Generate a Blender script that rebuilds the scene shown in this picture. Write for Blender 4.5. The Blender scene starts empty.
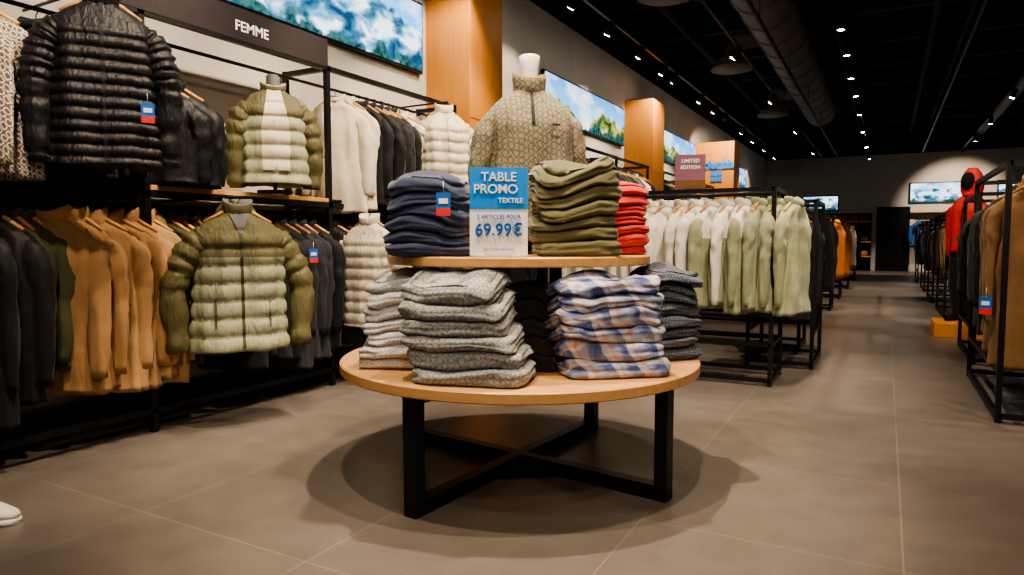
import bpy, math, random
from mathutils import Vector, Matrix, noise
R = random.Random(11)
pi = math.pi
sc = bpy.context.scene
COL = sc.collection
try: sc.view_settings.look = 'AgX - Medium High Contrast'
except Exception: pass

# ------------------------------------------------------------------ materials
def base(name, col=(.5,.5,.5), rough=.8, metal=0, spec=.3):
    m = bpy.data.materials.new(name); m.use_nodes = True
    b = m.node_tree.nodes['Principled BSDF']
    b.inputs['Base Color'].default_value = (*col, 1)
    b.inputs['Roughness'].default_value = rough
    b.inputs['Metallic'].default_value = metal
    b.inputs['Specular IOR Level'].default_value = spec
    return m, m.node_tree, b
def N(nt, t, **k):
    n = nt.nodes.new(t)
    for a, v in k.items():
        if a in n.inputs: n.inputs[a].default_value = v
        else: setattr(n, a, v)
    return n
def L(nt, a, b): nt.links.new(a, b)
def ramp(nt, fac, stops, interp='LINEAR'):
    r = nt.nodes.new('ShaderNodeValToRGB'); r.color_ramp.interpolation = interp
    e = r.color_ramp.elements
    while len(e) < len(stops): e.new(.5)
    for i, (p, c) in enumerate(stops):
        e[i].position = p; e[i].color = (*c, 1)
    L(nt, fac, r.inputs[0]); return r.outputs[0]
def math_(nt, op, a, b=None, c=None):
    n = nt.nodes.new('ShaderNodeMath'); n.operation = op
    for i, v in enumerate((a, b, c)):
        if v is None: continue
        if isinstance(v, (int, float)): n.inputs[i].default_value = v
        else: L(nt, v, n.inputs[i])
    return n.outputs[0]
def mix(nt, f, a, b, mode='MIX'):
    n = nt.nodes.new('ShaderNodeMix'); n.data_type = 'RGBA'; n.blend_type = mode
    if isinstance(f, (int, float)): n.inputs[0].default_value = f
    else: L(nt, f, n.inputs[0])
    for i, v in ((6, a), (7, b)):
        if isinstance(v, tuple): n.inputs[i].default_value = (*v, 1)
        else: L(nt, v, n.inputs[i])
    return n.outputs[2]
def bumpit(nt, b, h, s, d=.01):
    n = nt.nodes.new('ShaderNodeBump'); n.inputs['Strength'].default_value = s; n.inputs['Distance'].default_value = d
    L(nt, h, n.inputs['Height']); L(nt, n.outputs[0], b.inputs['Normal'])
def coords(nt):
    return nt.nodes.new('ShaderNodeTexCoord').outputs['Object']
def noise_(nt, co, scale, detail=3, dist=0):
    n = N(nt, 'ShaderNodeTexNoise', Scale=scale, Detail=detail, Distortion=dist); L(nt, co, n.inputs['Vector']); return n.outputs[0]
def sc3(c, k): return tuple(min(1, x*k) for x in c)

def fabric(name, col, kind='cloth', rough=.85, spec=.2):
    if kind == 'puff': rough, spec = min(rough, .60), .30
    m, nt, b = base(name, col, rough, 0, spec)
    co = coords(nt)
    n1 = noise_(nt, co, 9, 4)
    L(nt, ramp(nt, n1, [(.3, sc3(col, .88)), (.7, sc3(col, 1.1))]), b.inputs['Base Color'])
    if kind == 'fleece':
        h = math_(nt, 'ADD', math_(nt, 'MULTIPLY', noise_(nt, co, 320, 2), .35), math_(nt, 'MULTIPLY', noise_(nt, co, 16, 3), 1.6))
        bumpit(nt, b, h, .5, .008); b.inputs['Sheen Weight'].default_value = .3
    elif kind == 'puff':
        mp = nt.nodes.new('ShaderNodeMapping'); mp.inputs['Scale'].default_value = (1.8, 1.8, .5); L(nt, co, mp.inputs[0])
        h = noise_(nt, mp.outputs[0], 24, 2, .5)
        bumpit(nt, b, h, .6, .014)
    else:
        mp = nt.nodes.new('ShaderNodeMapping'); mp.inputs['Scale'].default_value = (1, 1, .35); L(nt, co, mp.inputs[0])
        h = math_(nt, 'ADD', math_(nt, 'MULTIPLY', noise_(nt, co, 400, 1), .05), noise_(nt, mp.outputs[0], 16, 3, .6))
        bumpit(nt, b, h, .5, .018); b.inputs['Sheen Weight'].default_value = .08
    return m
F = {}
def fb(n, *a, **k): F[n] = fabric('fabric_'+n, *a, **k)
fb('navy', (.022,.030,.070), 'fleece'); fb('olive', (.105,.098,.046), 'fleece'); fb('red', (.42,.028,.025), 'fleece')
fb('white', (.66,.63,.58), 'fleece'); fb('sage', (.26,.28,.17), 'fleece'); fb('blackfl', (.012,.012,.014), 'fleece')
fb('cream', (.60,.54,.44)); fb('tan', (.43,.255,.12)); fb('tan2', (.35,.20,.09)); fb('parka', (.22,.12,.055))
fb('black', (.011,.011,.013), rough=.6); fb('char', (.034,.034,.04)); fb('grey', (.14,.14,.145)); fb('brown', (.15,.08,.035))
fb('darkolive', (.065,.068,.032)); fb('orange', (.55,.17,.03)); fb('blue', (.03,.12,.35)); fb('darknavy', (.013,.018,.04))
fb('p_black', (.009,.009,.012), 'puff', .5); fb('p_olive', (.10,.09,.042), 'puff'); fb('p_sage', (.29,.30,.20), 'puff')
fb('p_cream', (.62,.57,.47), 'puff'); fb('p_green', (.09,.09,.045), 'puff'); fb('p_red', (.46,.02,.02), 'puff')

def pattern_fleece(name, c1, c2, s=26, noi=.25, sheen=.2):
    m, nt, b = base(name, c1, .95, 0, .1)
    co = coords(nt)
    sx = nt.nodes.new('ShaderNodeSeparateXYZ'); L(nt, co, sx.inputs[0])
    wob = math_(nt, 'MULTIPLY', noise_(nt, co, 6, 2), .05)
    u = math_(nt, 'ADD', math_(nt, 'ADD', sx.outputs[0], math_(nt, 'MULTIPLY', sx.outputs[1], .8)), wob)
    v = math_(nt, 'ADD', math_(nt, 'ADD', sx.outputs[2], math_(nt, 'MULTIPLY', sx.outputs[1], .6)), wob)
    a = math_(nt, 'SINE', math_(nt, 'MULTIPLY', math_(nt, 'ADD', u, v), s*4.2))
    d = math_(nt, 'SINE', math_(nt, 'MULTIPLY', math_(nt, 'SUBTRACT', u, v), s*4.2))
    e = math_(nt, 'ABSOLUTE', math_(nt, 'MULTIPLY', a, d))
    k = math_(nt, 'ADD', e, math_(nt, 'MULTIPLY', math_(nt, 'SUBTRACT', noise_(nt, co, 55, 3), .5), noi*3))
    c = ramp(nt, k, [(.12, c2), (.24, c1), (.55, c1), (.70, c2)])
    L(nt, c, b.inputs['Base Color'])
    bumpit(nt, b, math_(nt, 'ADD', math_(nt, 'MULTIPLY', noise_(nt, co, 300, 2), .3), math_(nt, 'MULTIPLY', noise_(nt, co, 14, 3), 2)), .5, .009)
    b.inputs['Sheen Weight'].default_value = sheen
    return m
F['fleece'] = pattern_fleece('fabric_printed_fleece', (.098,.088,.062), (.205,.185,.135), 13, .40, .1)
F['fleece_grey'] = pattern_fleece('fabric_grey_print', (.17,.176,.182), (.31,.315,.315), 17, .6)
F['fleece_white'] = pattern_fleece('fabric_white_print', (.60,.57,.53), (.15,.10,.07), 15)
F['fleece_dark'] = pattern_fleece('fabric_dark_print', (.022,.026,.038), (.12,.135,.17), 24)
F['fleece_pale'] = pattern_fleece('fabric_pale_print', (.66,.66,.67), (.50,.51,.54), 18)

def plaid():
    m, nt, b = base('fabric_plaid_flannel', (.5,.5,.5), .9, 0, .15)
    co = coords(nt)
    sx = nt.nodes.new('ShaderNodeSeparateXYZ'); L(nt, co, sx.inputs[0])
    wob = math_(nt, 'MULTIPLY', noise_(nt, co, 9, 2), .11)
    u = math_(nt, 'ADD', math_(nt, 'ADD', sx.outputs[0], wob), math_(nt, 'MULTIPLY', sx.outputs[2], .55))
    v = math_(nt, 'ADD', math_(nt, 'ADD', sx.outputs[1], wob), math_(nt, 'MULTIPLY', sx.outputs[2], 1.3))
    def fr(x, p): return math_(nt, 'FRACT', math_(nt, 'DIVIDE', math_(nt, 'ADD', x, 10), p))
    su = fr(u, .115); sv = fr(v, .095)
    def st(a): return [(0, a), (.26, a), (.31, (.54,.52,.56)), (.50, (.58,.56,.60)), (.53, (.55,.27,.15)),
          (.585, (.55,.27,.15)), (.62, (.36,.39,.52)), (.82, (.34,.38,.52)), (.90, (.13,.16,.33))]
    cu = ramp(nt, su, st((.03,.05,.17))); cv = ramp(nt, sv, st((.09,.12,.28)))
    L(nt, mix(nt, .5, cu, cv), b.inputs['Base Color'])
    bumpit(nt, b, math_(nt, 'ADD', math_(nt, 'MULTIPLY', noise_(nt, co, 300, 2), .3), math_(nt, 'MULTIPLY', noise_(nt, co, 16, 3), 2)), .5, .01)
    return m
F['plaid'] = plaid()

def wood(name, c1, c2, rough=.38, ax=0):
    m, nt, b = base(name, c1, rough, 0, .4)
    co = coords(nt)
    mp = nt.nodes.new('ShaderNodeMapping'); L(nt, co, mp.inputs[0])
    s = [26, 26, 26]; s[ax] = 1.6; mp.inputs['Scale'].default_value = s
    n1 = N(nt, 'ShaderNodeTexNoise', Scale=1, Detail=5, Distortion=.6); L(nt, mp.outputs[0], n1.inputs['Vector'])
    L(nt, ramp(nt, n1.outputs[0], [(.3, c1), (.72, c2)]), b.inputs['Base Color'])
    return m
WOOD = wood('oak_tabletop', (.52,.275,.11), (.64,.37,.17), .32)
WOODC = wood('oak_cladding', (.60,.23,.035), (.68,.29,.055), .45, 2)
WOODS = wood('oak_shelf', (.52,.27,.10), (.62,.34,.13), .45, 1)
HANG = wood('hanger_wood', (.52,.27,.10), (.6,.33,.13), .45, 0)
BLK, _, _ = base('black_metal', (.009,.009,.010), .42, .3, .4)
MATT, _, _ = base('matt_black', (.010,.010,.011), .9, 0, .1)
DARK, _, _ = base('dark_duct', (.22,.205,.19), .6, 0, .3)
BEAM, _, _ = base('ceiling_beam', (.07,.064,.06), .8, 0, .2)
WHITE, _, _ = base('white_plastic', (.75,.73,.70), .45)
CARD, _, _ = base('white_card', (.82,.84,.88), .6)
BLUE, _, _ = base('promo_blue', (.01,.24,.76), .5)
INK, _, _ = base('print_blue', (.0,.10,.42), .5)
TBLUE, _, _ = base('tag_blue', (.02,.13,.50), .5)
TRED, _, _ = base('tag_red', (.65,.04,.04), .5)
PURP, _, _ = base('sign_mauve', (.20,.09,.14), .6)
PAPER, _, _ = base('header_print', (.018,.013,.016), .6)
TAN_SKIN, _, _ = base('mannequin_shell', (.70,.67,.63), .4)
FORM, _, _ = base('grey_form', (.10,.10,.11), .6)

def emis(name, col, s):
    m = bpy.data.materials.new(name); m.use_nodes = True; nt = m.node_tree
    nt.nodes.clear(); o = nt.nodes.new('ShaderNodeOutputMaterial'); e = nt.nodes.new('ShaderNodeEmission')
    e.inputs[0].default_value = (*col, 1); e.inputs[1].default_value = s; L(nt, e.outputs[0], o.inputs[0]); return m
LAMP = emis('lamp_face', (1,.88,.70), 90)

def floor_mat():
    m, nt, b = base('concrete_tile', (.2,.17,.15), .5, 0, .5)
    co = coords(nt)
    mp = nt.nodes.new('ShaderNodeMapping'); mp.inputs['Location'].default_value = (-.085, .1, 0); L(nt, co, mp.inputs[0])
    br = nt.nodes.new('ShaderNodeTexBrick'); br.offset = 0; br.squash = 1
    L(nt, mp.outputs[0], br.inputs['Vector'])
    br.inputs['Scale'].default_value = 1; br.inputs['Brick Width'].default_value = .86; br.inputs['Row Height'].default_value = .86
    br.inputs['Mortar Size'].default_value = .0030; br.inputs['Mortar Smooth'].default_value = .2; br.inputs['Bias'].default_value = 0
    br.inputs['Color1'].default_value = (.92,.92,.92,1); br.inputs['Color2'].default_value = (1.0,1.0,1.0,1); br.inputs['Mortar'].default_value = (1.5,1.45,1.4,1)
    n1 = noise_(nt, co, 1.3, 3); n2 = noise_(nt, co, 7, 5, .3); n3 = noise_(nt, co, 70, 3)
    f = math_(nt, 'ADD', math_(nt, 'MULTIPLY', n1, .35), math_(nt, 'ADD', math_(nt, 'MULTIPLY', n2, .38), math_(nt, 'MULTIPLY', n3, .27)))
    c = ramp(nt, f, [(.25, (.100,.086,.077)), (.5, (.138,.119,.106)), (.75, (.182,.158,.140))])
    L(nt, mix(nt, 1.0, c, br.outputs[0], 'MULTIPLY'), b.inputs['Base Color'])
    L(nt, ramp(nt, f, [(.3, (.30,)*3), (.7, (.42,)*3)]), b.inputs['Roughness'])
    bumpit(nt, b, math_(nt, 'SUBTRACT', math_(nt, 'MULTIPLY', n3, .12), math_(nt, 'MULTIPLY', br.outputs[1], 1.0)), .25, .003)
    return m
def wall_mat(name, col):
    m, nt, b = base(name, col, .85, 0, .2)
    co = coords(nt); n1 = noise_(nt, co, 3, 4)
    L(nt, ramp(nt, n1, [(.3, sc3(col, .93)), (.7, sc3(col, 1.05))]), b.inputs['Base Color'])
    bumpit(nt, b, noise_(nt, co, 120, 3), .15, .003); return m
FLOOR = floor_mat(); WALL = wall_mat('painted_wall', (.50,.48,.455)); CEIL = wall_mat('black_ceiling_paint', (.012,.011,.011))

def landscape(name, ax, seed, kind=0, strength=1.5, along0=0, hs=.65):
    m = bpy.data.materials.new(name); m.use_nodes = True; nt = m.node_tree
    nt.nodes.clear(); o = nt.nodes.new('ShaderNodeOutputMaterial'); e = nt.nodes.new('ShaderNodeEmission')
    co = coords(nt); sx = nt.nodes.new('ShaderNodeSeparateXYZ'); L(nt, co, sx.inputs[0])
    al = sx.outputs[ax]; h = math_(nt, 'DIVIDE', sx.outputs[2], hs)
    cb = nt.nodes.new('ShaderNodeCombineXYZ'); L(nt, al, cb.inputs[0]); cb.inputs[1].default_value = seed
    r1 = noise_(nt, cb.outputs[0], 1.1, 7)
    ridge = math_(nt, 'ADD', math_(nt, 'MULTIPLY', r1, 1.9), -.30 if kind == 0 else -.55)
    msk = math_(nt, 'MINIMUM', math_(nt, 'MAXIMUM', math_(nt, 'MULTIPLY', math_(nt, 'SUBTRACT', ridge, h), 25), 0), 1)
    mp = nt.nodes.new('ShaderNodeMapping'); mp.inputs['Scale'].default_value = (1.4, 1.4, 2.4); mp.inputs['Rotation'].default_value = (.7, .6, 0)
    L(nt, co, mp.inputs[0])
    t = noise_(nt, mp.outputs[0], 2.6, 10, .4)
    if kind == 0:
        rock = ramp(nt, t, [(.36, (.01,.05,.10)), (.45, (.05,.17,.28)), (.52, (.22,.42,.60)), (.58, (.72,.87,1.0))])
    else:
        rock = ramp(nt, t, [(.36, (.02,.05,.01)), (.48, (.16,.22,.05)), (.58, (.45,.42,.12)), (.68, (.85,.8,.6))])
    fr = math_(nt, 'SUBTRACT', math_(nt, 'MULTIPLY', noise_(nt, co, 4, 8), .75), .27 if kind == 0 else .2)
    fm = math_(nt, 'MINIMUM', math_(nt, 'MAXIMUM', math_(nt, 'MULTIPLY', math_(nt, 'SUBTRACT', fr, h), 14), 0), 1)
    forest = ramp(nt, noise_(nt, co, 16, 6), [(.4, (.004,.03,.04)), (.62, (.04,.12,.11))])
    rock = mix(nt, fm, rock, forest)
    cl = noise_(nt, mp.outputs[0], 1.4, 7)
    sky = mix(nt, ramp(nt, cl, [(.45, (0,0,0)), (.65, (1,1,1))]), ramp(nt, h, [(.15, (.26,.64,.95)), (1., (.04,.28,.78))]), (.82,.92,1.0))
    L(nt, mix(nt, msk, sky, rock), e.inputs[0]); e.inputs[1].default_value = strength; L(nt, e.outputs[0], o.inputs[0]); return m

# ------------------------------------------------------------------ mesh builder
class MB:
    def __init__(s): s.v=[]; s.f=[]; s.m=[]; s.mats=[]; s.sm=[]
    def mi(s, m):
        if m not in s.mats: s.mats.append(m)
        return s.mats.index(m)
    def add(s, vs, fs, m, M=None, smooth=True):
        o = len(s.v)
        if M is not None: vs = [M @ Vector(p) for p in vs]
        s.v += [tuple(p) for p in vs]
        if isinstance(m, list): idx = [s.mi(x) for x in m]
        else: idx = [s.mi(m)]*len(fs)
        s.f += [tuple(i+o for i in f) for f in fs]; s.m += idx; s.sm += [smooth]*len(fs)
    def box(s, c, d, m, rz=0, M=None, bev=0):
        x,y,z = [k/2 for k in d]
        b = min(bev, x, y, z)
        T = Matrix.Translation(c) @ Matrix.Rotation(rz,4,'Z')
        if M is not None: T = M @ T
        if b <= 0:
            vs = [Vector((i*x,j*y,k*z)) for i in(-1,1) for j in(-1,1) for k in(-1,1)]
            fs = [(0,1,3,2),(4,6,7,5),(0,4,5,1),(2,3,7,6),(0,2,6,4),(1,5,7,3)]
            s.add(vs, fs, m, T, False); return
        rings = []
        for zz, ins in ((-z,b),(-z+b,0),(z-b,0),(z,b)):
            X=x-ins; Y=y-ins
            rings.append([(-X+b,-Y,zz),(X-b,-Y,zz),(X,-Y+b,zz),(X,Y-b,zz),(X-b,Y,zz),(-X+b,Y,zz),(-X,Y-b,zz),(-X,-Y+b,zz)])
        s.loft(rings, m, T, smooth=False)
    def loft(s, rings, m, M=None, cap0=True, cap1=True, smooth=True, mf=None):
        n = len(rings[0]); vs = [p for r in rings for p in r]; fs=[]; ms=[]
        for i in range(len(rings)-1):
            for j in range(n):
                k=(j+1)%n
                fs.append((i*n+j, i*n+k, (i+1)*n+k, (i+1)*n+j)); ms.append(mf(i, j) if mf else m)
        if cap0: fs.append(tuple(range(n))[::-1]); ms.append(mf(0,0) if mf else m)
        if cap1: fs.append(tuple((len(rings)-1)*n+j for j in range(n))); ms.append(mf(len(rings)-2,0) if mf else m)
        s.add(vs, fs, ms, M, smooth)
    def tube(s, path, radii, m, n=8, M=None, yz=1.0, nf=None, smooth=True, side=None):
        path = [Vector(p) for p in path]; rings=[]
        if not isinstance(radii, (list,tuple)): radii=[radii]*len(path)
        for i,p in enumerate(path):
            t = (path[min(i+1,len(path)-1)]-path[max(i-1,0)]).normalized()
            ref = side or (Vector((0,1,0)) if abs(t.y)<.9 else Vector((1,0,0)))
            u = (ref - t*ref.dot(t)).normalized(); w = t.cross(u)
            r = []
            for j in range(n):
                a=2*pi*j/n; rr=radii[i] + (nf(i,a) if nf else 0)
                r.append(p + u*(math.cos(a)*rr*yz) + w*(math.sin(a)*rr))
            rings.append(r)
        s.loft(rings, m, M, smooth=smooth)
    def cyl(s, a, b, r, m, n=16, M=None): s.tube([a,b], [r,r], m, n, M, smooth=True)
    def blob(s, c, r, m, M=None, nz=10, na=18, nz_amp=0, seed=0):
        rings=[]
        for i in range(nz+1):
            ph = -pi/2+.02+(pi-.04)*i/nz; ring=[]
            for j in range(na):
                a=2*pi*j/na; d=Vector((math.cos(ph)*math.cos(a), math.cos(ph)*math.sin(a), math.sin(ph)))
                k=1+nz_amp*noise.noise(d*2.2+Vector((seed,seed*2,0)))
                ring.append((c[0]+d.x*r[0]*k, c[1]+d.y*r[1]*k, c[2]+d.z*r[2]*k))
            rings.append(ring)
        s.loft(rings, m, M)
    def build(s, name, parent=None, loc=None, rz=0):
        me = bpy.data.meshes.new(name)
        v = s.v
        if loc is None:
            xs=[p[0] for p in v]; ys=[p[1] for p in v]; zs=[p[2] for p in v]
            loc=((min(xs)+max(xs))/2,(min(ys)+max(ys))/2,min(zs))
            v=[(p[0]-loc[0],p[1]-loc[1],p[2]-loc[2]) for p in v]
        me.from_pydata(v, [], s.f)
        for m in s.mats: me.materials.append(m)
        me.polygons.foreach_set('material_index', s.m); me.polygons.foreach_set('use_smooth', s.sm)
        me.update()
        o = bpy.data.objects.new(name, me); COL.objects.link(o); o.location=loc; o.rotation_euler=(0,0,rz)
        if parent: par(o, parent)
        return o
def par(o, e):
    o.parent = e; o.matrix_parent_inverse = Matrix.Translation(-Vector(e.location))
def empty(name, loc):
    e = bpy.data.objects.new(name, None); e.location = loc; e.empty_display_size=.1; COL.objects.link(e); return e
def interp(tab, x):
    if x <= tab[0][0]: return tab[0][1]
    for (a,b),(c,d) in zip(tab, tab[1:]):
        if x <= c: return b+(d-b)*(x-a)/(c-a)
    return tab[-1][1]
def place(pos, th):   # front of garment (-y local) looks toward world angle th (radians)
    return Matrix.Translation(pos) @ Matrix.Rotation(th+pi/2, 4, 'Z')
def rad(d): return math.radians(d)
def spw(v, e): return math.copysign(abs(v)**e, v)

# ------------------------------------------------------------------ garments
def garment(mb, M, Ln=.72, sh=.225, th=.085, body=None, yoke=None, yt=.22, puff=0, pitch=.075, folds=.02, seed=0,
            res=1, sleeves=True, sl=.6, smat=None, collar=.05, inner=None, hood=False, zipm=None, zl=None,
            opn=None, ow=.05, spread=.075, hanger=True, hookh=.09, hem=None, fwd=0, waist=1.0, sr=1.0, pockets=None, fine=.22, vneck=None):
    body = body or F['black']; inner = inner or body; smat = smat or body
    na = (48 if puff else 36) if res else 14
    w = sh
    wt = [(0,.07),(.015,.088),(.035,.13),(.06,w*.80),(.09,w*.93),(.13,w),(.3,w*1.0*(.5+.5*waist)),(.5,w*1.03*waist),(Ln,w*1.08*waist)]
    tt = [(0,.055),(.03,.062),(.08,th*.75),(.16,th),(.5,th*1.08),(Ln,th*1.15)]
    lv = [0,.015,.035,.06,.09]
    if puff:
        k = 8 if res else 4
        n = int((Ln-.12)/pitch*k); lv += [.12+(Ln-.12)*i/n for i in range(n+1)]
    else:
        n = int((Ln-.12)/(.024 if res else .09)); lv += [.12+(Ln-.12)*i/n for i in range(n+1)]
    so = Vector((seed*3.1, seed*1.7, seed*.9))
    def S(a, t, out=0):
        c, s_ = math.cos(a), math.sin(a)
        W = interp(wt, t); T = interp(tt, t)
        g = min(1, t/.10)
        p = 0
        if puff:
            tw = t + .007*noise.noise(Vector((c*2,s_*2,1))+so)
            sn = abs(math.sin(pi*tw/pitch))
            p = puff*g*(sn**.55-.35) + puff*fine*g*sn*noise.noise(Vector((c*7,s_*7,t*12))+so)
        f = folds*min(1,t/.22)*(noise.noise(Vector((c*3.2,s_*3.2,t*1.3))+so)*1.5 + .6*noise.noise(Vector((c*8,s_*8,t*3.5))+so) + .3*abs(noise.noise(Vector((c*5,s_*5,t*11))+so)))
        q = p+f+out
        return (W*spw(c,.8)+c*q, T*spw(s_,.75)+s_*q*1.1, -t + (.012*noise.noise(Vector((c*2,s_*2,3))+so) if t>Ln-.01 else 0))
    rings = [[S(2*pi*j/na, t) for j in range(na)] for t in lv]
    def mf(i, j):
        t=lv[min(i,len(lv)-1)]
        if hem and t>Ln-.05: return hem
        if yoke and t < yt: return yoke
        return body
    rings.append([(x*.9,y*.8,z+.02) for x,y,z in rings[-1]])
    lv.append(Ln)
    mb.loft(rings, body, M, cap0=False, mf=mf)
    if collar:
        cr=[]
        for zz, k in ((-.012,1.0),(collar*.35,1.06),(collar*.7,1.10),(collar,1.10),(collar+.008,1.02),(collar*.5,.86),(-.03,.8)):
            cr.append([(.072*k*math.cos(2*pi*j/na), .06*k*math.sin(2*pi*j/na), zz-(.035*max(0,-math.sin(2*pi*j/na)) if zz>0 else 0)) for j in range(na)])
        mb.loft(cr, yoke or body, M, cap0=False, mf=lambda i,j: inner if i>=3 else (yoke or body))
    if sleeves:
        for sd in (-1,1):
            ctrl=[(w*.70,0,-.125),(w*.97,.0,-.175),(w+spread*.6,-fwd*.3,-.28),(w+spread,-fwd*.7,-.42),(w+spread*.85,-fwd,-.11-sl)]
            rr=[.058*sr,.073*sr,.070*sr,.060*sr,.048*sr]
            ns = (int(sl/pitch*8) if puff else 22) if res else 8
            pts=[]; rs=[]
            for i in range(ns+1):
                u=i/ns*(len(ctrl)-1); k=min(int(u),len(ctrl)-2); t=u-k
                p=[Vector(ctrl[max(0,min(len(ctrl)-1,k+q))]) for q in (-1,0,1,2)]
                P=.5*((2*p[1])+(-p[0]+p[2])*t+(2*p[0]-5*p[1]+4*p[2]-p[3])*t*t+(-p[0]+3*p[1]-3*p[2]+p[3])*t**3)
                pts.append((P.x*sd,P.y,P.z)); r=rr[k]+(rr[k+1]-rr[k])*t
                if puff: r += puff*.85*((abs(math.sin(pi*i/ns*sl/pitch))**.55)-.3)*min(1,i/3)
                if i>ns-1.5: r*=.85
                rs.append(r)
            mb.tube(pts, rs, smat, 18 if res else 8, M, yz=min(1,th/.085*.8), nf=lambda i,a:(folds*.6*noise.noise(Vector((math.cos(a)*2,math.sin(a)*2,i*.3))+so*sd)+(.2*folds*noise.noise(Vector((math.cos(a)*4,math.sin(a)*4,i*.6))+so*sd))))
    if hood:
        hr=[]
        for i in range(9):
            u=i/8; k=math.sin(pi*(.12+.8*u))**.6
            hr.append([(.115*k*math.cos(2*pi*j/18), .068+.055*k*math.sin(2*pi*j/18)+.01*noise.noise(Vector((j,i,seed))), -.09+.16*u+ .012*noise.noise(Vector((j*.5,i*.7,seed)))) for j in range(18)])
        mb.loft(hr, yoke or body, M)
    def strip(m, t0, t1, hw, out, xc=0):
        vs=[];fs=[];k=max(4,int((t1-t0)/.008))
        for i in range(k+1):
            t=t0+(t1-t0)*i/k; h=hw(t) if callable(hw) else hw
            W=interp(wt,max(t,0))
            for q in (-1,-.33,.33,1):
                X=xc+q*h
                cc=min(.99,(abs(X)/W)**(1/.8)); a=-math.acos(cc) if X>0 else -pi+math.acos(cc)
                p=S(a,max(t,0),out)
                vs.append((X, p[1], -t))
            if i:
                for q in range(3): o=(i-1)*4+q; fs.append((o,o+1,o+5,o+4))
        mb.add(vs,fs,m,M)
    if opn: strip(opn, .0, Ln*.86, lambda t: ow*(.35+1.6*min(t,.25))*(1-.5*max(0,t-.4)), .006)
    if vneck: strip(vneck, .0, .11, lambda t: .050*(1-t/.12)+.004, .007)
    if zipm: strip(zipm, 0, zl or Ln*.97, .008, .005)
    if pockets:
        for sd in (-1,1): strip(pockets, Ln*.62, Ln*.82, .006, .005, sd*w*.62)
    if hanger:
        mb.tube([(-w*.78,0,-.052),(-.08,0,.004),(0,0,.03),(.08,0,.004),(w*.78,0,-.052)], .011, HANG, 6, M)
        mb.tube([(0,0,.03),(0,0,hookh-.03),(.015,0,hookh-.008),(0,0,hookh+.006)], .003, BLK, 5, M)

def tagcard(mb, pos, th, s=1):
    M=place(pos, th)
    mb.box((0,0,0),(.055*s,.003,.09*s),TBLUE,M=M); mb.box((0,-.002,-.030*s),(.055*s,.003,.030*s),TRED,M=M)
    mb.box((0,-.002,.012*s),(.035*s,.003,.02*s),CARD,M=M); mb.tube([(0,0,.045*s),(0,0,.09*s)],.001,CARD,4,M)

def row(mb, p0, p1, n, pal, faces, Ln=(.68,.76), res=0, th=.05, puffs=0, sl=.58, hookh=.09, order=False, sh=.22, **k):
    p0=Vector(p0); p1=Vector(p1)
    for i in range(n):
        t=(i+.5)/n; p=p0.lerp(p1,t)
        m=F[pal[int(t*len(pal))]] if order else F[R.choice(pal)]
        a=rad(faces[0]+(faces[1]-faces[0])*R.random())
        garment(mb, place((p.x,p.y,p.z-hookh), a), Ln=R.uniform(*Ln), th=th*R.uniform(.85,1.2), body=m, seed=R.random()*50, res=res,
                puff=puffs, sl=sl, sh=sh*R.uniform(.93,1.05), hookh=hookh, spread=R.uniform(.0,.03), folds=.032, fwd=R.uniform(-.03,.05), sr=.92, **k)

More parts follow.
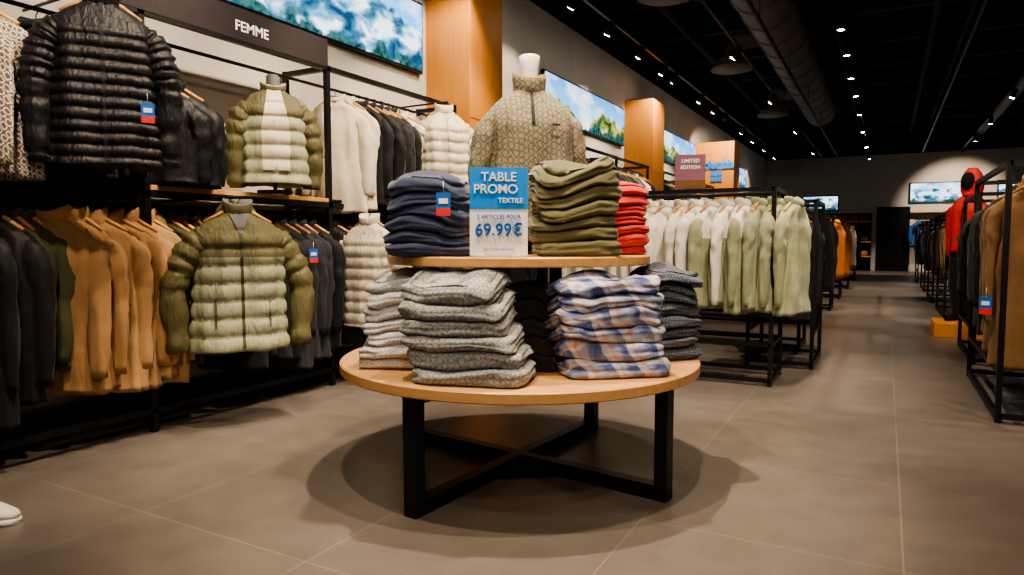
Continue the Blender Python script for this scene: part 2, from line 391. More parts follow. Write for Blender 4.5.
# ------------------------------------------------------------------ folded stacks
def stack(name, pos, rz, w, d, h, n, m, seed, parent, lay=2, droop=.03, jit=.012, lean=(0,0), taper=.0, twist=.07, rough_=1.0):
    mb=MB(); NP=80
    r=random.Random(seed)
    th=h/n
    items=[(r.uniform(.94,1.05),r.uniform(.94,1.05),r.uniform(-jit,jit),r.uniform(-jit,jit),r.uniform(-twist,twist)) for _ in range(n)]
    def TH(i,x,y):
        return th*(1+.42*rough_*noise.noise(Vector((x*4.5+seed*1.3,y*4.5,i*2.7)))+.16*noise.noise(Vector((x*13,y*13,i*1.9+seed))))
    def Z(i,x,y): return sum(TH(k,x,y) for k in range(i))
    for i,(fw,fd,ox,oy,ra) in enumerate(items):
        u=i/max(1,n-1); W=w*fw*(1-taper*u); D=d*fd*(1-taper*u*.6)
        so=Vector((seed+i*3.3, i*1.7, seed*.5))
        T=Matrix.Translation((ox+lean[0]*u,oy+lean[1]*u,0))@Matrix.Rotation(ra,4,'Z')
        pr=[]
        for j in range(NP):
            a=2*pi*(j+.5)/NP; c,s=math.cos(a),math.sin(a)
            pr.append((W/2*spw(c,.36), D/2*spw(s,.36)))
        def zdef(x,y,z):
            e=(abs(x)/(w/2))**2.4+(abs(y)/(d/2))**2.4
            k=z/h
            return max(.0008, z-droop*k*e*.5*(1+.7*noise.noise(Vector((x*4,y*4,seed)))))
        rings=[]; K=15
        nlx=r.choice((2,3,3,4))
        for q in range(K+1):
            t=q/K; ring=[]
            for (x,y) in pr:
                fr=max(0,min(1,(-y/(D/2))*1.6-.4))    # front fold
                l1=1-abs(math.sin(pi*t))**.5
                tt=min(1,max(0,t+.10*noise.noise(Vector((x*7,y*7,3))+so)))
                l2=1-abs(math.sin(pi*nlx*tt))**.5
                l3=1-abs(math.sin(pi*2*tt))**.5
                ins=.024*l1 + (1-fr)*.014*l2 + fr*.006*l3
                wv=.012*rough_*noise.noise(Vector((x*9,y*9,t*2.2))+so)+.006*noise.noise(Vector((x*25,y*25,t*4))+so)
                rr=math.hypot(x,y); k=1-(ins-wv)/rr
                X,Y=x*k,y*k
                z=Z(i,X,Y)+TH(i,X,Y)*t*1.01
                ring.append(T@Vector((X,Y,zdef(X,Y,z))))
            rings.append(ring)
        for kk in (.86,.62,.36,.12):
            ring=[]
            for (x,y) in pr:
                X,Y=x*kk,y*kk
                ring.append(T@Vector((X,Y,zdef(X,Y,Z(i+1,X,Y)+.004*(1-kk)+.006*noise.noise(Vector((X*10,Y*10,0))+so)*(1 if i==n-1 else .3)))))
            rings.append(ring)
        mm = m if not isinstance(m,list) else m[i%len(m)]
        mb.loft(rings, mm)
    return mb.build(name, parent, loc=pos, rz=rz)

# ------------------------------------------------------------------ room
def solid(name, c, d, m):
    mb=MB(); mb.box(c,d,m); return mb.build(name)
solid('floor',(0,12,-.05),(13,32,.1),FLOOR)
solid('ceiling',(0,12,5.15),(13,32,.1),CEIL)
solid('wall_left',(-4.0,12,2.0),(.1,32,4.0),WALL)
mb=MB(); mb.box((-4.05,12,4.55),(.2,32,1.1),CEIL); mb.build('trim_1')
solid('wall_right',(6.05,12,2.55),(.1,32,5.1),WALL)
solid('wall_back',(1,27.05,2.0),(10,.1,4.0),WALL)
mb=MB(); mb.box((1,27.1,4.55),(10,.2,1.1),CEIL); mb.build('trim_2')
solid('wall_front',(1,-3.95,2.55),(10,.1,5.1),WALL)
mb=MB(); mb.box((-3.94,12,.05),(.02,30.8,.1),BLK); mb.build('baseboard_left')

# ceiling services
mb=MB()
def duct(x,z,r,y0,y1):
    ys=[y0+(y1-y0)*i/40 for i in range(41)]
    mb.tube([(x,y,z) for y in ys],[r]*41,DARK,28)
    for y in ys[::2]: mb.tube([(x,y-.03,z),(x,y+.03,z)],[r+.025]*2,DARK,28)
duct(-1.62,4.45,.36,3,20)
for y in (5.6,8.4,12.5,17.5):
    mb.cyl((-2.45,y,4.02),(-2.45,y,4.07),.36,DARK,32); mb.cyl((-2.45,y,4.10),(-2.45,y,4.15),.29,DARK,28); mb.cyl((-2.45,y,4.18),(-2.45,y,4.22),.22,DARK,28)
    mb.cyl((-2.45,y,4.07),(-2.45,y,4.5),.14,DARK,16); mb.tube([(-2.45,y,4.5),(-1.8,y,4.5)],.14,DARK,14)
mb.build('ventilation_duct')
mb=MB()
for y in range(1,27,2): mb.box((1,y,4.95),(10,.14,.28),BEAM)
for x,z,r in ((.6,4.7,.05),(1.1,4.75,.03),(2.6,4.6,.12),(3.6,4.7,.05),(-.9,4.8,.03),(-3.2,4.7,.06)):
    mb.tube([(x,0,z),(x,27,z)],r,DARK if r>.1 else BEAM,12)
mb.build('ceiling_pipes')

# lighting tracks with spot heads
lamps=[]
WARM=(1,.80,.575)
GAIN=1.36
def track(x, heads, z=3.75):
    mb=MB(); mb.box((x,11.8,z),(.035,25,.035),BLK)
    for y in range(0,25,3): mb.tube([(x,y,z),(x,y,5.1)],.006,BLK,5)
    for (y,tx,ty,tz) in heads:
        p=Vector((x,y,z-.10)); d=(Vector((tx,ty,tz))-p).normalized()
        mb.tube([(x,y,z),(x,y,z-.08)],.012,BLK,6)
        a=p-d*.07; b=p+d*.09
        mb.cyl(a,b,.045,BLK,14); mb.cyl(b,b+d*.004,.038,LAMP,14)
        lamps.append((b+d*.02,d))
    mb.build('track_light')
def spot(p,d,e,ang=70,col=WARM,bl=.6,r=.04):
    l=bpy.data.lights.new('spot',  'SPOT'); l.energy=e*GAIN; l.spot_size=rad(ang); l.spot_blend=bl; l.color=col; l.shadow_soft_size=r
    o=bpy.data.objects.new('spotlight',l); COL.objects.link(o); o.location=p; o.rotation_euler=Vector(d).to_track_quat('-Z','Y').to_euler()
def run(x,heads,e,ang,col=WARM,z=3.75):
    k=len(lamps); track(x,heads,z)
    for i,(p,d) in enumerate(lamps[k:]):
        ee=e[i] if isinstance(e,list) else e
        if ee: spot(p,d,ee,ang,col)
# wall washers on an extra track, added to light the jacket wall
run(-1.9,[(y,-3.5,y+.1,1.5) for y in (.8,1.9,2.9,3.9,5.0)]+[(y,-3.6,y,1.6) for y in (7.2,10,13.5,17.5,22)],
    [180,240,250,260,230,260,300,300,300,300],64)
# ceiling edge (column / screen wall accents)
run(-3.05,[(y,-3.9,y+.2,2.4) for y in (4.6,5.1,7.0,8.1,9.3,10.4)]+[(11.0,-3.6,11.4,2.9)]+[(y,-3.9,y+.2,2.6) for y in (12.8,14)]+[(15.0,-3.5,16.2,2.8)]+[(y,-3.9,y+.2,2.4) for y in (17,18.6,20.5,22.5)],
    [0,90,70,0,100,0,110,80,0,170,0,100,0,90],85)
# table + aisle
run(-.55,[(2.2,-1.4,2.7,.6),(3.4,-1.0,4.6,.4),(4.3,-1.2,5.3,1.0),(5.0,.6,5.2,.8),(6.0,-.9,6.0,.6),(7.0,.7,8.9,1.2),(7.9,-.9,7.4,.8),(9.2,-.7,9.4,.6),(10.5,-.5,11,0),(12,-.8,12.4,.6),(13.5,-.2,14,0),(15.5,-.4,16,0),(18,-.4,18,0),(21,0,21,0),(24,0,25,1)],
    [240,110,280,230,150,260,220,0,260,240,0,280,300,0,380],60)
run(1.9,[(3.0,.9,5.0,.8),(5.0,.8,6.0,.9),(7.0,.8,8.9,1.3),(9.0,.9,8.9,1.2),(11,1,11.8,.8),(13,1,14.5,.8),(15,1,15,.6),(18,2,19,.8),(21,2,22,1),(24,2,26.8,2.2)],
    [170,200,200,0,260,0,280,320,0,520],66)
# heads directly over the promo table
run(-1.45,[(2.80,-1.47,2.80,.5),(1.5,-1.45,2.7,1.0),(.3,-1.2,2.0,0)],[420,230,70],66)
# added fill spots on an invented track, behind and above the camera
run(.9,[(-1.5,-1.6,2.9,.7),(.2,-.6,3.2,0),(1.4,.2,4.2,0)],[170,90,90],76)

# ------------------------------------------------------------------ left wall shop-fitting
def wallscreen(name, y0,y1,z0,z1,m):
    e=empty(name,(-3.93,(y0+y1)/2,z0))
    mb=MB(); mb.box((-3.925,(y0+y1)/2,(z0+z1)/2),(.05,y1-y0,z1-z0),BLK); mb.build('frame',e)
    mb=MB(); mb.box((-3.895,(y0+y1)/2,(z0+z1)/2),(.012,y1-y0-.05,z1-z0-.05),m); mb.build('panel',e)
wallscreen('display_screen',1.7,5.38,2.62,3.27,landscape('screen_mountain_lake',1,2.3,0,2.5))
wallscreen('display_screen',8.0,11.05,2.62,3.24,landscape('screen_forest_valley',1,7.7,1,2.0))
wallscreen('display_screen',11.95,15.9,2.62,3.24,landscape('screen_meadow',1,4.4,1,2.0))
wallscreen('display_screen',17.75,22.5,2.62,3.24,landscape('screen_peaks',1,9.1,0,2.0))
def column(y0,y1,z1,wx=.5):
    mb=MB(); mb.box((-3.95+wx/2,(y0+y1)/2,z1/2),(wx,y1-y0,z1),WOODC,bev=.004)
    for z in (1.3,2.2): mb.box((-3.9495+wx,(y0+y1)/2,z),(.003,y1-y0,.006),BLK)
    return mb.build('wood_clad_column')
column(5.5,6.12,3.98); column(11.2,11.86,3.4); c3=column(16.1,16.8,3.3,.88)

def bay_frames(name, ys, zt):
    mb=MB(); t=.035
    for y in ys:
        mb.box((-3.5,y,zt/2),(t,t,zt),BLK); mb.box((-3.9,y,zt/2),(t,t,zt),BLK)
        for z in (.12,1.30,zt-.02): mb.box((-3.7,y,z),(.4,t,t),BLK)
    y0,y1=min(ys),max(ys)
    for z in (.12,1.30,zt-.02): mb.box((-3.5,(y0+y1)/2,z),(t,y1-y0,t),BLK)
    mb.box((-3.88,(y0+y1)/2,.12),(t,y1-y0,t),BLK)
    for z in (1.24,2.16): mb.tube([(-3.62,y0,z),(-3.62,y1,z)],.012,BLK,8)
    return mb.build(name)
bay_frames('clothing_rail',[-.6,.9,2.3,3.68,5.3],2.28)
bay_frames('clothing_rail',[6.3,8.0,9.6,11.1],2.28)
bay_frames('clothing_rail',[12.0,14,16.0],2.28)
bay_frames('clothing_rail',[17.7,20,22.5,25],2.28)
mb=MB(); mb.box((-3.70,2.99,1.335),(.43,1.36,.03),WOODS,bev=.004); mb.build('wooden_shelf')
mb=MB(); mb.box((-3.70,4.49,1.335),(.40,1.56,.022),BLK,bev=.004); mb.build('metal_shelf')
# header sign
e=empty('section_header_sign',(-3.5,2.98,2.27))
mb=MB(); mb.box((-3.49,2.6,2.36),(.02,2.15,.19),PAPER); mb.build('board',e)
def text(name, body, loc, th, size, m, parent, ext=.001, al='CENTER', sx=1, off=.012):
    c=bpy.data.curves.new(name,'FONT'); c.body=body; c.size=size; c.align_x=al; c.align_y='CENTER'; c.extrude=ext; c.materials.append(m); c.offset=size*off
    o=bpy.data.objects.new(name,c); COL.objects.link(o); o.location=loc; o.rotation_euler=(pi/2,0,th+pi/2); o.scale=(sx,1,1); par(o,parent); return o
text('lettering','FEMME',(-3.478,3.02,2.345),0,.085,CARD,e)

# --- garments, lower row
mb=MB()
row(mb,(-3.6,.3,1.24),(-3.6,1.66,1.24),12,['black','char','black'],(-78,-58),(.84,.95),res=1,th=.06,sl=.66)
mb.build('black_coats')
mb=MB(); row(mb,(-3.68,1.68,1.24),(-3.68,1.80,1.24),2,['darkolive'],(-80,-65),(.70,.76),res=1,th=.055); mb.build('olive_jackets')
mb=MB()
row(mb,(-3.58,1.83,1.24),(-3.58,2.36,1.24),6,['tan','tan','tan2'],(-72,-52),(.84,.91),res=1,th=.056,sl=.66,collar=.07,hood=True,zipm=F['tan2'])
mb.build('tan_parkas')
mb=MB(); row(mb,(-3.62,2.42,1.24),(-3.62,2.85,1.24),5,['brown','darkolive','char'],(-85,-60),(.7,.8),res=1,th=.05); mb.build('brown_jackets')
mb=MB(); row(mb,(-3.62,2.88,1.24),(-3.62,3.62,1.24),8,['char','black','darknavy','char'],(-85,-60),(.84,.98),res=1,th=.055,sl=.62)
tagcard(mb,(-3.28,3.30,.95),rad(-35)); mb.build('dark_coats')
mb=MB(); row(mb,(-3.62,3.75,1.24),(-3.62,5.2,1.24),13,['black','darknavy','char'],(-85,-60),(.8,.9),res=0,th=.055); mb.build('dark_coats')
# --- upper row
mb=MB(); row(mb,(-3.6,1.20,2.16),(-3.6,1.66,2.16),5,['fleece_white','fleece_white'],(-75,-60),(.72,.76),res=1,th=.06); mb.build('printed_fleeces')
mb=MB(); row(mb,(-3.62,1.80,2.16),(-3.62,2.24,2.16),4,['black','char'],(-80,-60),(.7,.76),res=1,th=.05); mb.build('black_jackets')
mb=MB(); row(mb,(-3.56,2.36,1.98),(-3.56,2.56,1.98),2,['p_black'],(-50,-35),(.52,.55),res=1,th=.08,sl=.42); mb.build('black_jackets')
mb=MB(); row(mb,(-3.60,3.82,2.16),(-3.60,4.02,2.16),2,['cream'],(-85,-68),(.78,.82),res=1,th=.055,zipm=F['white']); mb.build('cream_jackets')
mb=MB(); row(mb,(-3.58,4.06,2.16),(-3.58,4.5,2.16),5,['black','char'],(-78,-55),(.72,.80),res=1,th=.055); mb.build('black_jackets')
mb=MB(); row(mb,(-3.60,4.58,2.16),(-3.60,5.2,2.16),6,['grey','white','grey','cream'],(-85,-60),(.70,.78),res=0,th=.055); mb.build('pale_jackets')

def hero(name, pos, ang, arm=None, tagp=None, **k):
    e=empty(name,pos)
    mb=MB(); garment(mb, place(pos,rad(ang)), **k)
    if tagp:
        M=place(pos,rad(ang)); tagcard(mb, M@Vector(tagp), rad(ang), 1.0)
    mb.build('jacket',e)
    if arm:
        mb=MB(); mb.tube([(-3.9,pos[1]+.02,pos[2]+.09),(pos[0]+.04,pos[1],pos[2]+.09)],.008,BLK,8)
        mb.build('display_arm',e)
hero('black_puffer_jacket',(-3.20,1.92,2.13),-32,True,tagp=(.17,-.16,-.50),Ln=.74,sh=.205,th=.105,body=F['p_black'],puff=.016,pitch=.054,folds=.018,sl=.62,seed=3,collar=.08,zipm=F['char'],spread=.055,fwd=.03,waist=1.06)
hero('olive_puffer_jacket',(-3.17,2.62,1.20),-32,True,Ln=.76,sh=.225,th=.115,body=F['p_sage'],yoke=F['p_olive'],smat=F['p_olive'],yt=.24,puff=.020,pitch=.096,folds=.024,sl=.64,seed=8,collar=.075,hood=True,inner=F['grey'],zipm=F['darkolive'],spread=.11,fwd=.03,hem=F['p_sage'],pockets=F['darkolive'],vneck=F['grey'])
hero('cream_puffer_jacket',(-3.24,4.76,2.10),-38,True,Ln=.60,sh=.20,th=.115,body=F['p_cream'],puff=.020,pitch=.085,folds=.018,sl=.5,seed=12,collar=.07,zipm=F['cream'],spread=.07)
hero('cream_puffer_jacket',(-3.30,3.88,1.17),-78,None,Ln=.74,sh=.20,th=.10,body=F['p_cream'],puff=.018,pitch=.08,folds=.018,sl=.62,seed=14,collar=.07,zipm=F['cream'],spread=.07)
# puffer on torso form standing on shelf
P=(-3.42,3.12,1.99); e=empty('olive_puffer_on_form',P)
mb=MB(); garment(mb, place(P,rad(-38)), Ln=.59, sh=.185, th=.115, body=F['p_sage'], yoke=F['p_olive'], smat=F['p_olive'], yt=.17, puff=.020, pitch=.088, folds=.018, sl=.5, seed=21, collar=.05, hanger=False, opn=F['cream'], ow=.11, spread=.045)
mb.build('jacket',e)
mb=MB(); M=place(P,rad(-38))
mb.tube([(0,0,-.5),(0,0,-.05),(0,0,.02),(0,.005,.09),(0,.005,.10)],[.08,.05,.042,.04,.03],FORM,18,M)
mb.tube([(0,0,-.64),(0,0,-.5)],.012,BLK,8,M); mb.cyl((0,0,-.638),(0,0,-.625),.11,BLK,24,M); mb.build('torso_form',e)
# folded puffer at the shelf edge
stack('folded_olive_puffers',(-3.58,2.62,1.351),rad(30),.24,.2,.12,2,F['p_green'],77,None,droop=.03)

# --- distant wall rows
for (a,b) in ((6.4,11.0),(12.1,15.9),(17.8,24.8)):
    for z in (1.24,2.16):
        mb=MB(); row(mb,(-3.6,a,z),(-3.6,b,z),int((b-a)/.13),['black','char','grey','darknavy','white','brown','darkolive','blue','black','black'],(-80,-45),(.65,.8),th=.055); mb.build('hanging_jackets')

# column lettering (on the column's near face)
e=empty('brand_lettering',(-3.51,16.08,2.5))
text('letters','Columbia',(-3.47,16.07,2.78),-pi/2,.30,BLUE,e,ext=.02,off=.03,sx=.68)
mb=MB()
for i in range(2):
    for k in range(2): mb.box((-3.52+.13*i,16.08,2.45+.13*k),(.11,.03,.11),BLUE)
mb.build('logo_mark',e)

# ------------------------------------------------------------------ promo table
C=Vector((-1.477,2.777,0)); Fv=Vector((-.479,.878,0)); Rv=Vector((.878,.479,0))
def T(a,b,z=0): 
    p=C+Rv*a+Fv*b; return (p.x,p.y,z)
tb=empty('round_promo_table',(C.x,C.y,0))
def disc(mb,R_,z0,z1,m,n=96,b=.005):
    rings=[[(C.x+(R_-i)*math.cos(2*pi*j/n),C.y+(R_-i)*math.sin(2*pi*j/n),z) for j in range(n)] for z,i in ((z0,b),(z0+b,0),(z1-b,0),(z1,b))]
    mb.loft(rings,m,smooth=False)
mb=MB(); disc(mb,.812,.478,.522,WOOD); mb.build('lower_top',tb)
mb=MB(); disc(mb,.59,.947,.986,WOOD); mb.build('upper_top',tb)
mb=MB()
for k,a in enumerate((rad(-95.5),rad(-8.5))):
    M=Matrix.Translation((C.x,C.y,0))@Matrix.Rotation(a,4,'Z')
    for sx in (-1,1): mb.box((sx*.725,0,.239),(.055,.062,.478),BLK,M=M,bev=.002)
    mb.box((0,0,.03+.0005*k),(1.40,.06,.06),BLK,M=M,bev=.002); mb.box((0,0,.455+.0005*k),(1.40,.05,.045),BLK,M=M,bev=.002)
    for sx in (-1,1): mb.box((sx*.20,0,.736),(.04,.04,.422),BLK,M=M)
mb.build('steel_frame',tb)
fa=math.atan2(Rv.y,Rv.x)
stack('folded_grey_fleeces',T(-.185,-.59,.523),fa-.28,.44,.29,.405,6,F['fleece_grey'],5,None,droop=.05,lean=(-.085,.03),taper=.08,twist=.10,rough_=1.2)
stack('folded_white_fleeces',T(-.50,-.27,.523),fa-.1,.32,.28,.410,7,F['fleece_pale'],9,None,droop=.03,lean=(.03,0),rough_=1.2)
stack('folded_plaid_shirts',T(.36,-.44,.523),fa+.20,.45,.30,.405,6,F['plaid'],13,None,droop=.045,lean=(-.05,.02),taper=.06,twist=.10,rough_=1.2)
stack('folded_dark_fleeces',T(.645,-.05,.523),fa+.25,.27,.27,.410,8,F['fleece_dark'],17,None,droop=.03,rough_=1.2)
stack('folded_black_fleeces',T(.04,-.34,.523),fa,.22,.24,.33,5,F['blackfl'],19,None,droop=.02)
stack('folded_navy_fleeces',T(-.365,-.30,.986),fa-.12,.355,.28,.325,6,F['navy'],23,None,droop=.05,lean=(.01,0),rough_=1.2)
stack('folded_olive_fleeces',T(.215,-.33,.986),fa+.10,.345,.28,.375,7,F['olive'],27,None,droop=.04,rough_=1.2)
stack('folded_red_fleeces',T(.45,-.03,.986),fa+.1,.24,.25,.33,7,F['red'],31,None,droop=.03)
mb=MB(); tagcard(mb,T(-.30,-.487,1.190),rad(-61),1.0); mb.build('price_tag')

# sign
cam_th=math.atan2(-.868,.497)
sg=empty('promo_sign',T(-.085,-.545,.987))
p=T(-.085,-.52,0); Ms=place((p[0],p[1],.987),cam_th+.03)
mb=MB(); mb.box((0,0,.172),(.222,.006,.335),CARD,M=Ms,bev=.001); mb.box((0,-.004,.262),(.222,.003,.156),BLUE,M=Ms)
mb.box((0,.03,.006),(.16,.07,.008),CARD,M=Ms); mb.build('board',sg)
def stext(n,b,x,z,s,m,sx=1,off=.01):
    q=Ms@Vector((x,-.0085,z)); return text(n,b,q,cam_th+.03,s,m,sg,ext=.0015,sx=sx,off=off)
stext('line_1','TABLE',0,.303,.048,CARD); stext('line_2','PROMO',-.012,.257,.048,CARD); stext('line_3','TEXTILE',.045,.214,.026,CARD)
stext('line_4','2 ARTICLES POUR',0,.153,.021,INK,off=.02); stext('line_5','69.99€',0,.103,.064,INK,off=.012); stext('line_6','dans la limite des stocks',0,.03,.012,INK)

# mannequin bust with half-zip fleece
P=T(.045,.06,1.735); e=empty('torso_mannequin',T(.045,.06,.986)); M=place(P,cam_th+.12)
mb=MB(); garment(mb,M,Ln=.66,sh=.196,th=.12,body=F['fleece'],puff=0,folds=.026,sl=.6,seed=40,collar=.08,inner=F['brown'],hanger=False,zipm=F['black'],zl=.17,spread=.038,yt=.2,waist=.92,sr=.78)
mb.box((.10,-.137,-.17),(.035,.004,.010),F['char'],M=M); mb.build('half_zip_fleece',e)
mb=MB()
mb.tube([(0,.0,-.60),(0,0,-.35),(0,0,-.15),(0,0,-.05),(0,.0,.03),(0,-.004,.10),(0,-.008,.155),(0,-.008,.160)],[.10,.08,.06,.043,.042,.040,.048,.039],TAN_SKIN,24,M)
mb.cyl((0,0,-.749),(0,0,-.60),.015,BLK,12,M); mb.cyl((0,0,-.749),(0,0,-.735),.12,BLK,32,M); mb.build('bust_form',e)

# ------------------------------------------------------------------ freestanding racks
def rack(name,x0,x1,y0,y1,z,axis,t=.03):
    e=empty(name,((x0+x1)/2,(y0+y1)/2,0)); mb=MB()
    for x in (x0,x1):
        for y in (y0,y1): mb.box((x,y,z/2),(t,t,z),BLK)
    for zz in (.04,.30,z-t/2):
        for x in (x0,x1): mb.box((x,(y0+y1)/2,zz),(t,y1-y0,t),BLK)
        if zz!=.30 or axis=='X':
            for y in (y0,y1): mb.box(((x0+x1)/2,y,zz),(x1-x0,t,t),BLK)
    if axis=='X': mb.tube([(x0,(y0+y1)/2,z-.03),(x1,(y0+y1)/2,z-.03)],.012,BLK,8)
    else: mb.tube([((x0+x1)/2,y0,z-.03),((x0+x1)/2,y1,z-.03)],.012,BLK,8)
    mb.build('frame',e); return e
e=rack('fleece_rack',-2.55,-.70,5.15,5.65,1.43,'X')
mb=MB()
xs=[-2.45+.115*i for i in range(17)]
for i,x in enumerate(xs):
    t=i/16
    if t<.66: b_,y_=F['white'] if i%3 else F['cream'],None
    elif t<.86: b_,y_=F['sage'],F['white']
    else: b_,y_=F['sage'],None
    garment(mb,place((x+.02,5.33,1.31),rad(-12+R.uniform(-9,9))),Ln=R.uniform(.72,.80),th=.065,body=b_,yoke=y_,yt=.24,smat=b_ if t<.66 or t>.86 or i%2 else F['white'],seed=i*2.3,sl=.62,folds=.034,spread=.02,collar=.05,sr=.9)
mb.build('fleece_jackets',e)
garm=[(7.0,['black','black','char']),(9.0,['black','p_black','char']),(11.2,['brown','orange','char']),(13.5,['orange','brown','black','white']),(16.5,['char','brown','orange','olive']),(20,['black','grey','white','orange'])]
for y,pal in garm:
    e=rack('clothing_rack',-2.3,-.70,y,y+.5,1.43,'X')
    mb=MB(); row(mb,(-2.2,y+.25,1.40),(-.62,y+.25,1.40),15,pal,(-25,5),(.8,.95),th=.065,sl=.64,res=1 if y<10 else 0); mb.build('jackets',e)
e=rack('clothing_rack',-1.0,-.5,6.0,6.75,1.38,'Y'); mb=MB(); row(mb,(-.75,6.05,1.35),(-.75,6.70,1.35),7,['black','p_black'],(-100,-80),(.85,.95),th=.06,res=1,sl=.66); mb.build('jackets',e)
# limited edition sign
e=empty('limited_edition_sign',(-1.36,5.42,1.43)); Ml=place((-1.36,5.40,1.43),rad(-72))
mb=MB(); mb.box((0,0,.155),(.23,.01,.27),PURP,M=Ml); mb.box((0,0,.01),(.10,.05,.02),BLK,M=Ml); mb.box((0,-.007,.06),(.23,.004,.06),F['brown'],M=Ml); mb.build('board',e)
for i,s in enumerate(('LIMITED','EDITION')): text('line_%d'%i,s,Ml@Vector((0,-.008,.24-.05*i)),rad(-72),.038,CARD,e)

# right side
e=rack('coat_rack',.60,1.12,4.75,6.3,1.5,'Y')
mb=MB(); row(mb,(.82,4.86,1.47),(.82,5.42,1.47),5,['parka','parka','brown'],(-125,-100),(1.05,1.12),res=1,th=.07,sl=.74,collar=.08,hood=True)
row(mb,(.84,5.5,1.47),(.84,6.25,1.47),6,['black','char','brown'],(-115,-85),(.95,1.05),res=1,th=.065,sl=.7)
tagcard(mb,(.54,4.95,.66),rad(-115),1.2); mb.build('coats',e)
e=rack('coat_rack',.68,1.20,6.9,8.1,1.45,'Y')
mb=MB(); row(mb,(.91,6.95,1.42),(.91,8.05,1.42),10,['black','black','char','p_black'],(-115,-80),(.85,1.0),res=1,th=.065,sl=.68); mb.build('coats',e)
for y,pal in ((10.8,['brown','black','tan2']),(13.4,['char','orange','grey']),(16.2,['black','blue','brown']),(19.5,['black','red','char'])):
    e=rack('coat_rack',.72,1.25,y,y+1.5,1.45,'Y'); mb=MB(); row(mb,(.98,y+.05,1.42),(.98,y+1.45,1.42),11,pal,(-120,-80),(.75,.9),th=.06); mb.build('coats',e)
for y,x in ((6.2,2.6),(9.5,2.6),(13,2.6),(17,2.8),(21,2.8)):
    e=rack('coat_rack',x,x+.55,y,y+2.2,1.6,'Y'); mb=MB(); row(mb,(x+.28,y+.1,1.57),(x+.28,y+2.1,1.57),15,['black','char','grey','brown','darknavy','white'],(-130,-90),(.8,1.0),th=.06); mb.build('coats',e)

# red-hooded mannequin on podium
mb=MB(); mb.box((.78,8.98,.08),(.58,.62,.16),WOODC,bev=.006); mb.build('wooden_podium')
P=(.79,8.98,1.54); e=empty('hooded_mannequin',(.79,8.98,.16)); M=place(P,rad(-125))
mb=MB(); garment(mb,M,Ln=.62,sh=.17,th=.12,body=F['p_red'],folds=.018,sl=.56,seed=61,collar=.06,hanger=False,zipm=F['black'],spread=.02,sr=.82,waist=.95)
hr=[]
for i in range(13):
    u=i/12; k=math.sin(pi*(.18+.76*u))**.55
    hr.append([(.112*k*math.cos(2*pi*j/20), .03+(.125*k*math.sin(2*pi*j/20) if math.sin(2*pi*j/20)>0 else .10*k*math.sin(2*pi*j/20)), -.02+.32*u) for j in range(20)])
mb.loft(hr,F['p_red'],M)
mb.build('red_jacket',e)
mb=MB(); mb.blob((0,-.040,.15),(.070,.075,.102),MATT,M); mb.blob((0,-.115,.14),(.012,.018,.022),MATT,M); mb.build('head',e)
mb=MB()
for s in (-1,1):
    mb.tube([(s*.08,0,-.5),(s*.09,0,-.75),(s*.09,-.01,-1.02),(s*.09,.02,-1.28),(s*.09,.01,-1.35)],[.10,.09,.072,.058,.053],F['black'],14,M,nf=lambda i,a:.006*noise.noise(Vector((math.cos(a)*2,i,s))))
    mb.tube([(s*.09,.06,-1.34),(s*.09,0,-1.335),(s*.095,-.08,-1.348),(s*.10,-.17,-1.358)],[.035,.044,.036,.02],MATT,12,M,side=Vector((1,0,0)))
    mb.tube([(s*.19,0,-.65),(s*.195,-.01,-.70),(s*.195,-.015,-.74)],[.022,.034,.028],MATT,10,M)
    for q in range(4): mb.tube([(s*.195,-.045+.02*q,-.735),(s*.197,-.048+.021*q,-.775),(s*.188,-.05+.021*q,-.81+.006*abs(q-1.5))],[.010,.009,.007],MATT,7,M)
    mb.tube([(s*.19,-.035,-.70),(s*.185,-.06,-.73),(s*.18,-.065,-.76)],[.012,.010,.008],MATT,7,M)
mb.tube([(0,0,-.45),(0,0,-.6)],[.13,.12],F['black'],16,M); mb.build('legs_and_hands',e)

# ------------------------------------------------------------------ back of shop
def backscreen(x0,x1,z0,z1,m):
    e=empty('display_screen',((x0+x1)/2,26.95,z0)); mb=MB(); mb.box(((x0+x1)/2,26.96,(z0+z1)/2),(x1-x0,.06,z1-z0),BLK); mb.build('frame',e)
    mb=MB(); mb.box(((x0+x1)/2,26.925,(z0+z1)/2),(x1-x0-.08,.012,z1-z0-.08),m); mb.build('panel',e)
LS=landscape('screen_alps',0,5.5,0,2.2)
backscreen(.65,2.25,2.3,3.0,LS); backscreen(3.1,5.2,2.3,3.0,LS); backscreen(-2.7,-1.5,2.1,2.65,LS)
mb=MB()
for x in (-3.3,-2.15,-1.0): mb.box((x,26.7,1.0),(1.1,.5,.04),WOODS); mb.box((x,26.7,.5),(1.1,.5,.04),WOODS); mb.box((x,26.7,1.7),(1.1,.5,.04),WOODS)
mb.box((-2.15,26.9,1.0),(3.4,.06,2.0),MATT); mb.build('shelf_unit')
mb=MB()
for i in range(3):
    for z in (.52,1.02,1.72):
        for k in range(3): mb.box((-3.66+1.15*i+.34*k,26.62,z+.09),(.28,.3,.16),F[R.choice(['orange','white','black','blue','brown','red'])],bev=.03)
mb.build('folded_clothes')
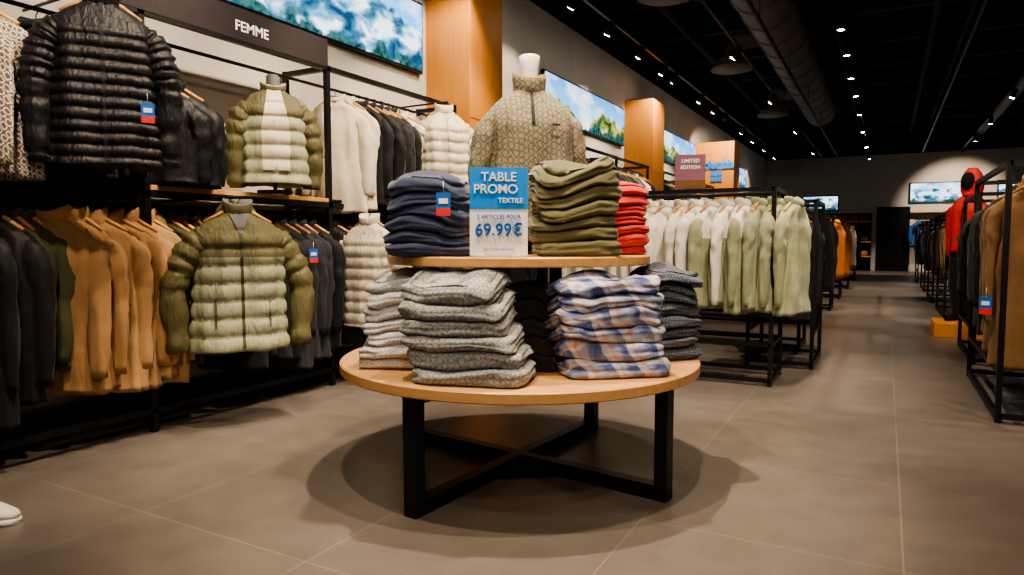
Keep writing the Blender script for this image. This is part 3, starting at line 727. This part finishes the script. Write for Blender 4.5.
mb=MB(); mb.box((.2,26.95,1.1),(1.0,.06,2.2),MATT); mb.box((.2,26.91,1.1),(.03,.03,2.1),BLK); mb.build('door_1')
for x in (1.6,3.8):
    mb=MB(); row(mb,(x-.7,26.6,1.75),(x+.9,26.6,1.75),14,['black','grey','brown','blue','orange'],(-110,-70),(.8,.9)); mb.tube([(x-.8,26.6,1.75),(x+1,26.6,1.75)],.015,BLK,8)
    mb.box((x+.1,26.8,2.0),(2,.3,.03),WOODS); mb.build('hanging_jackets')

# white trainer of a passer-by resting on the floor, at left edge
mb=MB(); Msn=Matrix.Translation((-2.93,1.24,0))@Matrix.Rotation(rad(20),4,'Z')
rings=[];so_=[]
for i in range(13):
    u=i/12; x=-.14+.28*u
    hw=.032+.016*math.sin(pi*min(1,u*1.1))+.006*u; 
    if u>.85: hw*=math.sqrt(max(.05,1-((u-.85)/.17)**2))
    hgt=.10-.055*max(0,(u-.3)/.7)**1.0
    if u<.05: hw*=.7
    ring=[]; sr=[]
    for j in range(14):
        a=2*pi*j/14; ring.append((x,hw*math.cos(a),.018+max(0,.5+.5*math.sin(a))*(hgt-.018)))
        sr.append((x,(hw+.005)*spw(math.cos(a),.5),.012+.012*spw(math.sin(a),.5)))
    rings.append(ring); so_.append(sr)
mb.loft(rings,WHITE,Msn); mb.loft(so_,CARD,Msn)
for k in range(4): mb.tube([(-.02+.03*k,-.03,.075-.008*k),(-.02+.03*k,0,.088-.009*k),(-.02+.03*k,.03,.075-.008*k)],.004,CARD,6,Msn)
mb.build('white_trainer')

# ------------------------------------------------------------------ world, camera
w=bpy.data.worlds.new('w'); sc.world=w; w.use_nodes=True
w.node_tree.nodes['Background'].inputs[0].default_value=(.9,.8,.7,1); w.node_tree.nodes['Background'].inputs[1].default_value=.05
cam=bpy.data.cameras.new('cam'); co=bpy.data.objects.new('camera',cam); COL.objects.link(co)
cam.sensor_width=36; cam.lens=24.0; co.location=(0,0,1.05); co.rotation_euler=(rad(90-3.94),0,rad(28.64)); cam.clip_start=.05
sc.camera=co
